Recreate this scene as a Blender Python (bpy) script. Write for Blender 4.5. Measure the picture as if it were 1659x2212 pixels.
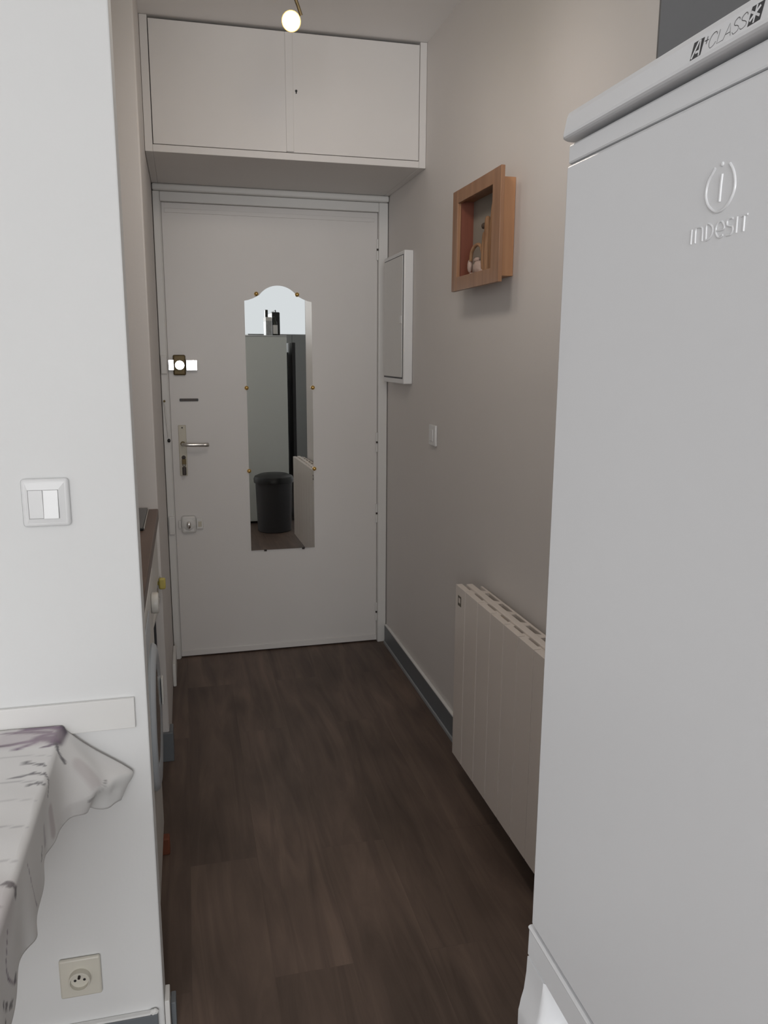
import bpy, bmesh, math, random
from mathutils import Vector, Matrix
random.seed(7)
for o in list(bpy.data.objects): bpy.data.objects.remove(o)
scene = bpy.context.scene
col = scene.collection
R = math.radians

# tuning values
EXPO = 0.0
SKY = 0.78
WIN = 74.0
WINC = (0.975, 0.988, 1.0)
LAMP = 5.0
ADDED_LAMP2 = 3.5
ADDED_LAMP3 = 6.5
LAMPC = (1.0, 0.91, 0.85)
WALLC = (0.77, 0.77, 0.765)
HALLC = (0.75, 0.715, 0.69)
CEILC = (0.92, 0.90, 0.885)
DOORC = (0.77, 0.745, 0.725)
FRAMEC = (0.78, 0.77, 0.75)
SKIRTC = (0.165, 0.18, 0.195)
FRIDGEC = (0.78, 0.785, 0.80)
RADC = (0.82, 0.75, 0.69)
CLOTHC = (0.80, 0.785, 0.775)
FLOOR_D = (0.080, 0.056, 0.046, 1)
FLOOR_L = (0.195, 0.138, 0.108, 1)
BULB = 25.0
MIR_TILT = -0.25
# outlines of the printed and embossed marks on the fridge, in metres on its front (y, z)
A_BOX = [(0.4194,1.54674),(0.41032,1.54664),(0.41107,1.53794),(0.42037,1.53775)]
A_STROKES = [[(0.4191,1.53841),(0.41453,1.54614),(0.41311,1.54611),(0.41267,1.53816)],[(0.41629,1.5407),(0.41301,1.54067)]]
PLUS = [[(0.40941,1.5441),(0.40597,1.54396)],[(0.40725,1.54588),(0.40777,1.54221)]]
CLASS = [[(0.39899,1.54404),(0.39967,1.54544),(0.40121,1.54583),(0.40311,1.54518),(0.40462,1.54336),(0.40482,1.54107),(0.40379,1.53911),(0.40248,1.53867),(0.40055,1.53919),(0.39901,1.54057)],[(0.39691,1.54562),(0.39781,1.539),(0.39272,1.539)],[(0.39272,1.539),(0.38914,1.54571),(0.38714,1.53908)],[(0.39133,1.5411),(0.3878,1.54115)],[(0.38138,1.5446),(0.382,1.54579),(0.38318,1.54608),(0.3849,1.54532),(0.38542,1.54411),(0.38482,1.54305),(0.38265,1.54228),(0.38135,1.54112),(0.3816,1.53968),(0.38334,1.53903),(0.38495,1.53903),(0.38605,1.54025)],[(0.3756,1.54469),(0.3762,1.54587),(0.37735,1.54615),(0.37904,1.54554),(0.3799,1.54434),(0.37917,1.54325),(0.37703,1.54234),(0.3757,1.54131),(0.3758,1.53984),(0.3777,1.53914),(0.37953,1.53937),(0.38034,1.54035)]]
STAR_BOX = [(0.3731,1.54716),(0.36419,1.54713),(0.36484,1.53848),(0.37404,1.53826)]
STAR = [[(0.3692,1.54691),(0.36977,1.53878)],[(0.37299,1.54482),(0.3658,1.54078)],[(0.37281,1.54041),(0.36635,1.54556)]]
RING = [(0.39778,1.47871),(0.3999,1.47622),(0.40267,1.47328),(0.40418,1.46925),(0.40413,1.46544),(0.40247,1.46162),(0.3993,1.45838),(0.39494,1.45605),(0.3905,1.45587),(0.38637,1.45731),(0.38294,1.46012),(0.38091,1.46365),(0.38036,1.46715),(0.38115,1.47141),(0.38315,1.47541),(0.38588,1.47855)]
STEM = [(0.39152,1.47453),(0.3919,1.46935),(0.39198,1.46514),(0.39202,1.46064)]
DOT = [(0.3922,1.47951)]
WORD = [[(0.4146,1.44965),(0.41478,1.44174)],[(0.41089,1.44182),(0.41093,1.44942),(0.4084,1.45011),(0.40572,1.44951),(0.40482,1.448),(0.4045,1.44213)],[(0.40126,1.44227),(0.40141,1.45026),(0.39816,1.44992),(0.39584,1.44782),(0.39612,1.44487),(0.39856,1.44274),(0.40126,1.44227)],[(0.39179,1.4459),(0.38658,1.44624),(0.38666,1.44837),(0.38887,1.4503),(0.39144,1.44988),(0.39314,1.44771),(0.39273,1.44468),(0.39089,1.44255),(0.38865,1.44225),(0.3868,1.44307)],[(0.37951,1.45045),(0.38209,1.45085),(0.38407,1.44984),(0.38377,1.44769),(0.38197,1.4469),(0.37957,1.44629),(0.37892,1.44463),(0.38012,1.4427),(0.38391,1.44242)],[(0.37624,1.45073),(0.37616,1.44268)],[(0.37335,1.45053),(0.36817,1.45074)],[(0.37071,1.45038),(0.37065,1.44269)]]
# ------------------------------------------------------------------ camera
F_PX = 1720.0
cam_d = bpy.data.cameras.new('camera'); cam = bpy.data.objects.new('camera', cam_d); col.objects.link(cam)
yaw, pit, roll = R(13.93), R(11.19), R(0.308)
fw = Vector((math.sin(yaw)*math.cos(pit), math.cos(yaw)*math.cos(pit), -math.sin(pit)))
rt = Vector((math.cos(yaw), -math.sin(yaw), 0)); up = rt.cross(fw)
rt2 = rt*math.cos(roll) + up*math.sin(roll); up2 = up*math.cos(roll) - rt*math.sin(roll)
cam.matrix_world = Matrix(((rt2.x, up2.x, -fw.x, 0), (rt2.y, up2.y, -fw.y, 0), (rt2.z, up2.z, -fw.z, 1.38), (0, 0, 0, 1)))
cam_d.sensor_fit = 'VERTICAL'; cam_d.sensor_height = 36.0; cam_d.sensor_width = 27.0
cam_d.lens = 36.0*F_PX/2212.0
cam_d.clip_start = 0.02
scene.camera = cam

# ------------------------------------------------------------------ light and exposure
vs = scene.view_settings
scene.display_settings.display_device = 'sRGB'
vs.view_transform = 'Standard'; vs.look = 'None'; vs.gamma = 1.0; vs.use_curve_mapping = False
vs.exposure = EXPO
w = bpy.data.worlds.new('sky'); scene.world = w; w.use_nodes = True
bg = w.node_tree.nodes['Background']; bg.inputs[0].default_value = (0.94, 0.97, 1.0, 1); bg.inputs[1].default_value = SKY
def area(name, loc, rot, sx, sy, power, colr):
    l = bpy.data.lights.new(name, 'AREA'); l.shape = 'RECTANGLE'; l.size = sx; l.size_y = sy; l.energy = power; l.color = colr
    o = bpy.data.objects.new(name, l); col.objects.link(o); o.location = loc; o.rotation_euler = rot; return o
area('window_daylight', (-0.45, -3.02, 1.58), (R(90), 0, 0), 2.0, 1.36, WIN, WINC)
# ------------------------------------------------------------------ materials
def nm(name):
    m = bpy.data.materials.new(name); m.use_nodes = True
    nt = m.node_tree; return m, nt, nt.nodes['Principled BSDF']
def paint(name, c, rough=0.6, bump=0.0, bscale=120.0, metal=0.0, var=0.03, spec=0.5, vscale=6.0):
    """plain paint/plastic/metal with a faint procedural tone variation and optional fine relief"""
    m, nt, b = nm(name)
    N, L = nt.nodes, nt.links
    tc = N.new('ShaderNodeTexCoord')
    n = N.new('ShaderNodeTexNoise'); n.inputs['Scale'].default_value = vscale; n.inputs['Detail'].default_value = 3
    L.new(tc.outputs['Object'], n.inputs['Vector'])
    mx = N.new('ShaderNodeMix'); mx.data_type = 'RGBA'
    mx.inputs[6].default_value = (c[0]*(1-var), c[1]*(1-var), c[2]*(1-var), 1)
    mx.inputs[7].default_value = (min(1, c[0]*(1+var)), min(1, c[1]*(1+var)), min(1, c[2]*(1+var)), 1)
    L.new(n.outputs['Fac'], mx.inputs[0]); L.new(mx.outputs[2], b.inputs['Base Color'])
    b.inputs['Roughness'].default_value = rough; b.inputs['Metallic'].default_value = metal
    b.inputs['Specular IOR Level'].default_value = spec
    if bump:
        n2 = N.new('ShaderNodeTexNoise'); n2.inputs['Scale'].default_value = bscale; n2.inputs['Detail'].default_value = 4
        L.new(tc.outputs['Object'], n2.inputs['Vector'])
        bp = N.new('ShaderNodeBump'); bp.inputs['Strength'].default_value = bump; bp.inputs['Distance'].default_value = 0.002
        L.new(n2.outputs['Fac'], bp.inputs['Height']); L.new(bp.outputs['Normal'], b.inputs['Normal'])
    return m
def wood(name, c1, c2, axis='Z', scale=1.0, rough=0.5):
    m, nt, b = nm(name); N, L = nt.nodes, nt.links
    tc = N.new('ShaderNodeTexCoord'); mp = N.new('ShaderNodeMapping')
    s = {'X': (2, 30, 30), 'Y': (30, 2, 30), 'Z': (30, 30, 2)}[axis]
    mp.inputs['Scale'].default_value = tuple(v*scale for v in s)
    L.new(tc.outputs['Object'], mp.inputs['Vector'])
    n = N.new('ShaderNodeTexNoise'); n.inputs['Scale'].default_value = 1.0; n.inputs['Detail'].default_value = 6; n.inputs['Distortion'].default_value = 0.8
    L.new(mp.outputs[0], n.inputs['Vector'])
    cr = N.new('ShaderNodeValToRGB'); cr.color_ramp.elements[0].position = 0.3; cr.color_ramp.elements[1].position = 0.72
    cr.color_ramp.elements[0].color = (*c1, 1); cr.color_ramp.elements[1].color = (*c2, 1)
    L.new(n.outputs['Fac'], cr.inputs[0]); L.new(cr.outputs[0], b.inputs['Base Color'])
    b.inputs['Roughness'].default_value = rough
    return m
def floor_material():
    m, nt, b = nm('dark_wood_plank_vinyl'); N, L = nt.nodes, nt.links
    tc = N.new('ShaderNodeTexCoord')
    mp = N.new('ShaderNodeMapping'); mp.inputs['Rotation'].default_value = (0, 0, R(90)); mp.inputs['Location'].default_value = (0.35, 0.04, 0)
    L.new(tc.outputs['Object'], mp.inputs['Vector'])
    br = N.new('ShaderNodeTexBrick'); br.offset = 0.37; br.offset_frequency = 2
    br.inputs['Scale'].default_value = 1.0; br.inputs['Brick Width'].default_value = 1.22; br.inputs['Row Height'].default_value = 0.182
    br.inputs['Mortar Size'].default_value = 0.0008; br.inputs['Mortar Smooth'].default_value = 0.6; br.inputs['Bias'].default_value = 0.0
    br.inputs['Color1'].default_value = (0.88, 0.88, 0.88, 1); br.inputs['Color2'].default_value = (1.12, 1.12, 1.12, 1); br.inputs['Mortar'].default_value = (0.82, 0.82, 0.82, 1)
    L.new(mp.outputs[0], br.inputs['Vector'])
    # grain stretched along the corridor, shifted from plank to plank
    mp2 = N.new('ShaderNodeMapping'); mp2.inputs['Scale'].default_value = (16, 1.5, 1)
    add = N.new('ShaderNodeVectorMath'); add.operation = 'MULTIPLY_ADD'
    add.inputs[1].default_value = (7, 7, 7); L.new(br.outputs['Color'], add.inputs[0]); L.new(tc.outputs['Object'], mp2.inputs['Vector']); L.new(mp2.outputs[0], add.inputs[2])
    n1 = N.new('ShaderNodeTexNoise'); n1.inputs['Scale'].default_value = 1.0; n1.inputs['Detail'].default_value = 9; n1.inputs['Roughness'].default_value = 0.62; n1.inputs['Distortion'].default_value = 1.3
    L.new(add.outputs[0], n1.inputs['Vector'])
    cr = N.new('ShaderNodeValToRGB'); e = cr.color_ramp.elements
    e[0].position = 0.22; e[0].color = FLOOR_D; e[1].position = 0.80; e[1].color = FLOOR_L
    L.new(n1.outputs['Fac'], cr.inputs[0])
    # large cloudy patches and dark knots
    n2 = N.new('ShaderNodeTexNoise'); n2.inputs['Scale'].default_value = 2.6; n2.inputs['Detail'].default_value = 2
    mp3 = N.new('ShaderNodeMapping'); mp3.inputs['Scale'].default_value = (2.2, 1, 1); L.new(tc.outputs['Object'], mp3.inputs['Vector']); L.new(mp3.outputs[0], n2.inputs['Vector'])
    r2 = N.new('ShaderNodeMapRange'); r2.inputs[1].default_value = 0.3; r2.inputs[2].default_value = 0.7; r2.inputs[3].default_value = 0.8; r2.inputs[4].default_value = 1.2
    L.new(n2.outputs['Fac'], r2.inputs[0])
    v = N.new('ShaderNodeTexVoronoi'); v.inputs['Scale'].default_value = 1.0; v.inputs['Randomness'].default_value = 1.0
    mp4 = N.new('ShaderNodeMapping'); mp4.inputs['Scale'].default_value = (4.4, 1.9, 1); L.new(tc.outputs['Object'], mp4.inputs['Vector'])
    wob = N.new('ShaderNodeVectorMath'); wob.operation = 'MULTIPLY_ADD'; wob.inputs[1].default_value = (0.16, 0.16, 0); L.new(n1.outputs['Color'], wob.inputs[0]); L.new(mp4.outputs[0], wob.inputs[2]); L.new(wob.outputs[0], v.inputs['Vector'])
    r3 = N.new('ShaderNodeMapRange'); r3.inputs[1].default_value = 0.03; r3.inputs[2].default_value = 0.22; r3.inputs[3].default_value = 0.72; r3.inputs[4].default_value = 1.0
    L.new(v.outputs['Distance'], r3.inputs[0])
    def mul(a, c):
        x = N.new('ShaderNodeVectorMath'); x.operation = 'MULTIPLY'; L.new(a, x.inputs[0]); L.new(c, x.inputs[1]); return x.outputs[0]
    c = mul(mul(mul(cr.outputs[0], br.outputs['Color']), r2.outputs[0]), r3.outputs[0])
    L.new(c, b.inputs['Base Color'])
    b.inputs['Roughness'].default_value = 0.5; b.inputs['Specular IOR Level'].default_value = 0.35
    bp = N.new('ShaderNodeBump'); bp.inputs['Strength'].default_value = 0.12; bp.inputs['Distance'].default_value = 0.002
    L.new(n1.outputs['Fac'], bp.inputs['Height']); L.new(bp.outputs['Normal'], b.inputs['Normal'])
    return m

M = {}
M['wall'] = paint('white_wall_paint', WALLC, 0.72, 0.12, 90, var=0.015)
M['hall'] = paint('warm_white_wall_paint', HALLC, 0.62, 0.12, 90, var=0.015)
M['ceil'] = paint('ceiling_paint', CEILC, 0.85, 0.08, 80, var=0.01)
M['gloss'] = paint('white_gloss_paint', DOORC, 0.36, 0.06, 25, var=0.02)
M['cupb'] = paint('white_satin_cupboard_paint', DOORC, 0.72, 0.06, 25, var=0.02, spec=0.3)
M['frame'] = paint('white_frame_paint', FRAMEC, 0.4, 0.06, 30, var=0.02)
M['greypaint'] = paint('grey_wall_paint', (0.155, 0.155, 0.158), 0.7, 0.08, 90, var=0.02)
M['shadegrey'] = paint('grey_wall_shade', (0.16, 0.165, 0.16), 0.6)
M['skirt'] = paint('blue_grey_skirting_paint', SKIRTC, 0.4, 0.05, 40)
M['skirt_light'] = paint('light_grey_skirting_bead', (0.36, 0.38, 0.40), 0.45)
M['caulk'] = paint('white_caulk', (0.82, 0.82, 0.81), 0.55)
M['floor'] = None
M['enamel'] = paint('white_fridge_enamel', FRIDGEC, 0.30, 0.03, 350, var=0.008)
M['fridgeplastic'] = paint('white_fridge_plastic', FRIDGEC, 0.26, var=0.01)
M['fridgeside'] = paint('fridge_side_enamel', (0.74, 0.765, 0.73), 0.4, 0.03, 350, var=0.01)
M['ink'] = paint('dark_grey_print', (0.035, 0.035, 0.038), 0.5)
M['black'] = paint('black_plastic', (0.02, 0.02, 0.021), 0.4)
M['darkgrey'] = paint('dark_grey_shade', (0.062, 0.063, 0.068), 0.5)
M['white'] = paint('white_plastic', (0.80, 0.80, 0.80), 0.28, var=0.01)
M['socket'] = paint('cream_socket_plastic', (0.68, 0.65, 0.57), 0.35, var=0.02)
M['cream'] = paint('cream_radiator_enamel', RADC, 0.3, var=0.015)
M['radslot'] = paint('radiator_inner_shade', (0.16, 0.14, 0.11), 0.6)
M['brass'] = paint('brass', (0.78, 0.52, 0.18), 0.3, metal=1.0, var=0.1)
M['oldbrass'] = paint('dull_brass', (0.16, 0.12, 0.06), 0.5, metal=0.6, var=0.15)
M['chrome'] = paint('polished_chrome', (0.93, 0.93, 0.92), 0.05, metal=1.0, var=0.01)
M['satin'] = paint('satin_nickel', (0.72, 0.71, 0.68), 0.25, metal=1.0, var=0.03)
M['plate'] = paint('cream_lock_plate', (0.62, 0.58, 0.48), 0.35)
M['darkmetal'] = paint('dark_steel', (0.05, 0.04, 0.035), 0.4, metal=0.5)
M['bluewhite'] = paint('pale_fridge_recess', (0.86, 0.90, 0.92), 0.35)
M['mirror'] = paint('mirror_silver', (0.90, 0.92, 0.91), 0.004, metal=1.0, var=0.0)
M['pine'] = wood('orange_pine', (0.27, 0.135, 0.070), (0.38, 0.205, 0.112), 'Z', 0.9, 0.42)
M['pinecase'] = wood('knotty_orange_pine', (0.36, 0.17, 0.075), (0.58, 0.31, 0.16), 'Z', 0.45, 0.42)
M['pinedark'] = wood('red_brown_stain', (0.16, 0.045, 0.025), (0.24, 0.075, 0.04), 'Z', 0.8, 0.55)
M['backboard'] = paint('grey_beige_backboard', (0.30, 0.27, 0.23), 0.7, var=0.15)
M['stick'] = wood('brown_twig', (0.22, 0.11, 0.05), (0.42, 0.24, 0.13), 'Z', 2.0, 0.7)
M['twig'] = paint('dark_twig', (0.07, 0.045, 0.03), 0.8, var=0.2)
M['shell'] = paint('pale_pink_shell', (0.46, 0.34, 0.29), 0.6, 0.3, 60, var=0.2)
M['worktop'] = wood('brown_laminate', (0.10, 0.062, 0.045), (0.16, 0.10, 0.075), 'Y', 0.8, 0.4)
M['hob'] = paint('black_glass', (0.02, 0.021, 0.022), 0.12)
M['wm'] = paint('washing_machine_white', (0.66, 0.64, 0.60), 0.35)
M['wmblue'] = paint('porthole_plastic', (0.50, 0.54, 0.58), 0.3)
M['glassdark'] = paint('porthole_glass', (0.16, 0.15, 0.14), 0.12)
M['yellow'] = paint('pale_yellow_plastic', (0.62, 0.52, 0.14), 0.45)
M['terracotta'] = paint('orange_brown_clay', (0.19, 0.055, 0.025), 0.7, var=0.2)
M['tablewood'] = wood('beech', (0.45, 0.28, 0.14), (0.58, 0.38, 0.2), 'Y', 1.0, 0.5)
M['label'] = paint('paper_label', (0.75, 0.73, 0.70), 0.6)
M['bottle'] = paint('dark_bottle_glass', (0.015, 0.018, 0.012), 0.1)
M['card'] = paint('grey_marbled_card', (0.45, 0.46, 0.46), 0.5, var=0.5, vscale=60)
M['bulb'], _nt, _b = nm('warm_led')
_b.inputs['Base Color'].default_value = (1, 0.9, 0.6, 1); _b.inputs['Emission Color'].default_value = (1.0, 0.83, 0.42, 1); _b.inputs['Emission Strength'].default_value = BULB
M['floor'] = floor_material()
# woven cotton with the printed pattern carried by the cloth's own colour layer
M['cloth'], _nt, _b = nm('printed_cotton')
_a = _nt.nodes.new('ShaderNodeVertexColor'); _a.layer_name = 'print'
_tc = _nt.nodes.new('ShaderNodeTexCoord')
_w = _nt.nodes.new('ShaderNodeTexNoise'); _w.inputs['Scale'].default_value = 700
_bp = _nt.nodes.new('ShaderNodeBump'); _bp.inputs['Strength'].default_value = 0.15; _bp.inputs['Distance'].default_value = 0.001
_nt.links.new(_tc.outputs['Object'], _w.inputs['Vector']); _nt.links.new(_w.outputs['Fac'], _bp.inputs['Height']); _nt.links.new(_bp.outputs['Normal'], _b.inputs['Normal'])
_nt.links.new(_a.outputs['Color'], _b.inputs['Base Color']); _b.inputs['Roughness'].default_value = 0.55

# ------------------------------------------------------------------ mesh helpers
class MB:
    """collects shapes and links them as ONE mesh object"""
    def __init__(s): s.bm = bmesh.new(); s.mats = []
    def mi(s, m):
        if m not in s.mats: s.mats.append(m)
        return s.mats.index(m)
    def merge(s, tmp, mat, smooth=False, mtx=None):
        if mtx is not None: tmp.transform(mtx)
        i = s.mi(mat); me = bpy.data.meshes.new('tmp')
        for f in tmp.faces: f.material_index = i; f.smooth = smooth
        tmp.to_mesh(me); tmp.free(); s.bm.from_mesh(me); bpy.data.meshes.remove(me); return s
    def box(s, lo, hi, mat, bev=0.0, seg=2, mtx=None):
        t = bmesh.new(); bmesh.ops.create_cube(t, size=1.0)
        for v in t.verts: v.co = Vector([lo[k] + (hi[k]-lo[k])*(v.co[k]+0.5) for k in range(3)])
        if bev > 0: bmesh.ops.bevel(t, geom=t.edges[:], offset=bev, segments=seg, affect='EDGES', profile=0.5); t.normal_update()
        if bev > 0:
            i = s.mi(mat); me = bpy.data.meshes.new('tmp')
            for f in t.faces: f.material_index = i; f.smooth = max(abs(c) for c in f.normal) < 0.999
            if mtx is not None: t.transform(mtx)
            t.to_mesh(me); t.free(); s.bm.from_mesh(me); bpy.data.meshes.remove(me); return s
        return s.merge(t, mat, False, mtx)
    def cyl(s, p, q, r, mat, r2=None, seg=24, bev=0.0, smooth=True):
        p, q = Vector(p), Vector(q); d = q-p
        t = bmesh.new(); bmesh.ops.create_cone(t, cap_ends=True, segments=seg, radius1=r, radius2=r if r2 is None else r2, depth=d.length)
        if bev > 0:
            ed = [e for e in t.edges if len(e.link_faces) == 2 and any(len(f.verts) > 4 for f in e.link_faces)]
            bmesh.ops.bevel(t, geom=ed, offset=bev, segments=2, affect='EDGES', profile=0.5)
        m = Matrix.Translation((p+q)/2) @ d.to_track_quat('Z', 'Y').to_matrix().to_4x4()
        t.normal_update(); t.transform(m); i = s.mi(mat); me = bpy.data.meshes.new('tmp')
        for f in t.faces: f.material_index = i; f.smooth = smooth and len(f.verts) <= 4
        t.to_mesh(me); t.free(); s.bm.from_mesh(me); bpy.data.meshes.remove(me); return s
    def ball(s, c, r, mat, sc=(1, 1, 1), seg=20):
        t = bmesh.new(); bmesh.ops.create_uvsphere(t, u_segments=seg, v_segments=seg//2, radius=r)
        return s.merge(t, mat, True, Matrix.Translation(c) @ Matrix.Diagonal((*sc, 1)))
    def tube(s, pts, r, mat, seg=10, flat=None):
        pts = [Vector(p) for p in pts]; t = bmesh.new(); rings = []
        n = len(pts)
        for i, p in enumerate(pts):
            d = (pts[min(i+1, n-1)] - pts[max(i-1, 0)]).normalized()
            a = d.orthogonal().normalized() if flat is None else d.cross(flat).normalized()
            b2 = d.cross(a).normalized()
            rr = r[i] if isinstance(r, (list, tuple)) else r
            rings.append([t.verts.new(p + a*rr*math.cos(2*math.pi*k/seg) + b2*rr*math.sin(2*math.pi*k/seg)) for k in range(seg)])
        if flat is None:                                   # untwist the rings
            for i in range(1, n):
                best = min(range(seg), key=lambda s0: sum((rings[i][(k+s0) % seg].co - pts[i] - rings[i-1][k].co + pts[i-1]).length for k in range(0, seg, 3)))
                rings[i] = [rings[i][(k+best) % seg] for k in range(seg)]
        for i in range(n-1):
            for k in range(seg): t.faces.new((rings[i][k], rings[i][(k+1) % seg], rings[i+1][(k+1) % seg], rings[i+1][k]))
        for rg, p in ((rings[0], pts[0]), (rings[-1], pts[-1])):
            t.faces.new(rg)
        bmesh.ops.recalc_face_normals(t, faces=t.faces)
        return s.merge(t, mat, True)
    def prism(s, outline, vec, mat, smooth=False, bev=0.0):
        """outline: 3-D points of a planar polygon, extruded along vec"""
        t = bmesh.new(); vs_ = [t.verts.new(p) for p in outline]; f = t.faces.new(vs_)
        r = bmesh.ops.extrude_face_region(t, geom=[f])
        bmesh.ops.translate(t, vec=Vector(vec), verts=[g for g in r['geom'] if isinstance(g, bmesh.types.BMVert)])
        bmesh.ops.recalc_face_normals(t, faces=t.faces)
        if bev > 0: bmesh.ops.bevel(t, geom=t.edges[:], offset=bev, segments=2, affect='EDGES', profile=0.5)
        return s.merge(t, mat, smooth)
    def lathe(s, prof, c, axis, mat, seg=32):
        """prof: (radius, height) pairs along axis from c"""
        t = bmesh.new(); ax = Vector(axis).normalized(); a = ax.orthogonal().normalized(); b2 = ax.cross(a); rings = []
        for r, hh in prof:
            rings.append([t.verts.new(Vector(c) + ax*hh + (a*math.cos(2*math.pi*k/seg) + b2*math.sin(2*math.pi*k/seg))*max(r, 1e-4)) for k in range(seg)])
        for i in range(len(prof)-1):
            for k in range(seg): t.faces.new((rings[i][k], rings[i][(k+1) % seg], rings[i+1][(k+1) % seg], rings[i+1][k]))
        t.faces.new(rings[0]); t.faces.new(rings[-1])
        bmesh.ops.recalc_face_normals(t, faces=t.faces)
        return s.merge(t, mat, True)
    def build(s, name, parent=None, label=None, loc=None):
        s.bm.normal_update()
        for e in s.bm.edges:
            if len(e.link_faces) == 2 and e.calc_face_angle(0) > R(40): e.smooth = False
        me = bpy.data.meshes.new(name); s.bm.to_mesh(me); s.bm.free()
        for m in s.mats: me.materials.append(m)
        o = bpy.data.objects.new(name, me); col.objects.link(o)
        if parent is not None:
            o.parent = parent
            o.location = -parent.location if loc is None else loc
        elif loc is not None: o.location = loc
        if label: o['label'] = label
        return o
def tag(o, label, cat, group=None):
    o['label'] = label; o['category'] = cat
    if group: o['group'] = group
    return o
def thing(name, loc, label, cat, rot=(0, 0, 0), group=None):
    o = bpy.data.objects.new(name, None); col.objects.link(o); o.empty_display_size = 0.05
    o.location = loc; o.rotation_euler = rot; tag(o, label, cat, group); return o
def struct(o):
    o['kind'] = 'structure'; return o
def smooth_path(pts, n=6):
    """Catmull-Rom through the points"""
    P = [Vector(p) for p in pts]; out = []
    if len(P) < 3: return P
    for i in range(len(P)-1):
        p0 = P[max(i-1, 0)]; p1 = P[i]; p2 = P[i+1]; p3 = P[min(i+2, len(P)-1)]
        for k in range(n):
            t = k/n
            out.append(0.5*((2*p1) + (p2-p0)*t + (2*p0-5*p1+4*p2-p3)*t*t + (3*p1-p0-3*p2+p3)*t**3))
    out.append(P[-1]); return out

# ------------------------------------------------------------------ the setting
XR, YL, CEIL, YW = 0.907, 1.45, 2.492, 3.64       # right wall, near left wall, ceiling, door wall
def sbox(name, *boxes):
    m = MB()
    for b in boxes: m.box(b[0], b[1], b[2], b[3] if len(b) > 3 else 0.0)
    return struct(m.build(name))
sbox('floor', ((-2.4, -3.2, -0.06), (2.3, 3.9, 0.0), M['floor']))
sbox('ceiling', ((-2.4, -3.2, CEIL), (2.3, 3.9, CEIL+0.08), M['ceil']))
sbox('wall_right', ((XR, 1.50, 0), (1.20, 3.85, CEIL), M['hall']))
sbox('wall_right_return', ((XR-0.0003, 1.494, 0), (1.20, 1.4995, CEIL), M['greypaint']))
sbox('wall_recess', ((1.201, -3.1, 0), (1.30, 3.85, CEIL), M['wall'])) if False else None
sbox('wall_room_right', ((2.0, -3.1, 0), (2.1, 1.6, CEIL), M['wall']), ((1.201, 1.50, 0), (1.999, 1.60, CEIL), M['wall']))
sbox('wall_door', ((-0.9, YW+0.04, 0), (XR-0.001, YW+0.14, CEIL), M['hall']))
sbox('wall_left', ((-2.3, -3.1, 0), (-2.2, YL, CEIL), M['wall']))
sbox('wall_near_left', ((-2.3, YL+0.0005, 0), (-0.0925, YL+0.066, CEIL), M['wall'], 0.003))
sbox('wall_alcove', ((-0.86, YL+0.067, 0), (-0.76, 3.67, CEIL), M['hall']))
sbox('wall_stub', ((-0.759, 2.64, 0), (-0.1005, 3.67, CEIL), M['hall'], 0.005))
# room behind the viewer: back wall with its daylight window
wb = MB()
for lo, hi in (((-2.3, -3.1, 0), (-1.5, -3.0, CEIL)), ((-1.5, -3.1, 2.30), (0.6, -3.0, CEIL)), ((-1.5, -3.1, 0), (0.6, -3.0, 0.86)), ((0.6, -3.1, 0), (2.1, -3.0, 1.50)), ((0.6, -3.1, 1.50), (0.90, -3.0, CEIL)), ((0.90, -3.1, 2.42), (1.95, -3.0, CEIL)), ((1.95, -3.1, 1.50), (2.1, -3.0, CEIL))):
    wb.box(lo, hi, M['wall'])
struct(wb.build('wall_back'))
wf = MB()
for x in (-1.5, -0.47, 0.555): wf.box((x, -3.07, 0.86), (x+0.045, -3.03, 2.30), M['frame'], 0.004)
for z in (0.86, 2.255): wf.box((-1.5, -3.07, z), (0.6, -3.03, z+0.045), M['frame'], 0.004)
struct(wf.build('window_1'))
wf = MB()
for x in (0.90, 1.905): wf.box((x, -3.07, 1.50), (x+0.045, -3.03, 2.42), M['frame'], 0.004)
for z in (1.50, 2.375): wf.box((0.90, -3.07, z), (1.95, -3.03, z+0.045), M['frame'], 0.004)
struct(wf.build('window_2'))

# skirting boards
def skirt(name, lo, hi, bead_axis=None):
    m = MB(); m.box(lo, hi, M['skirt'], 0.002); return m
b = MB()
b.box((XR-0.013, 1.50, 0), (XR, 3.585, 0.088), M['skirt'], 0.002)
b.box((XR-0.013, 1.50, 0.0882), (XR, 3.585, 0.094), M['caulk'], 0.002)
b.box((XR-0.021, 1.50, 0), (XR-0.0131, 3.57, 0.016), M['skirt_light'], 0.003)
struct(b.build('baseboard_right'))
b = MB()
b.box((-2.2, YL-0.012, 0), (-0.105, YL, 0.079), M['skirt'], 0.002)
b.box((-2.2, YL-0.012, 0.0792), (-0.118, YL, 0.084), M['caulk'], 0.002)
for i in range(7):
    b.ball((-0.117 + 0.0016*i, YL-0.007, 0.083 + 0.002*math.sin(i*2.1)), 0.006 - 0.0006*abs(i-3), M['caulk'], (1, 1, 0.8), 10)
struct(b.build('baseboard_near_left'))
b = MB()
b.box((-0.092, YL+0.004, 0), (-0.082, YL+0.050, 0.092), M['frame'], 0.002)
b.box((-0.0815, YL+0.03, 0), (-0.071, YL+0.064, 0.062), M['skirt'], 0.002)
struct(b.build('baseboard_wall_end'))
b = MB()
b.box((-0.130, 2.626, 0), (-0.0885, 2.6395, 0.105), M['skirt'], 0.002)
b.box((-0.100, 2.6396, 0), (-0.0885, 2.70, 0.105), M['skirt'], 0.002)
b.box((-0.100, 3.27, 0), (-0.086, 3.50, 0.10), M['frame'], 0.004)
struct(b.build('baseboard_stub'))
sbox('undercounter_shade', ((-0.758, 2.632, 0.0), (-0.1265, 2.6395, 0.66), M['darkgrey']))  # added dark sheet standing for the shade under the worktop
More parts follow.
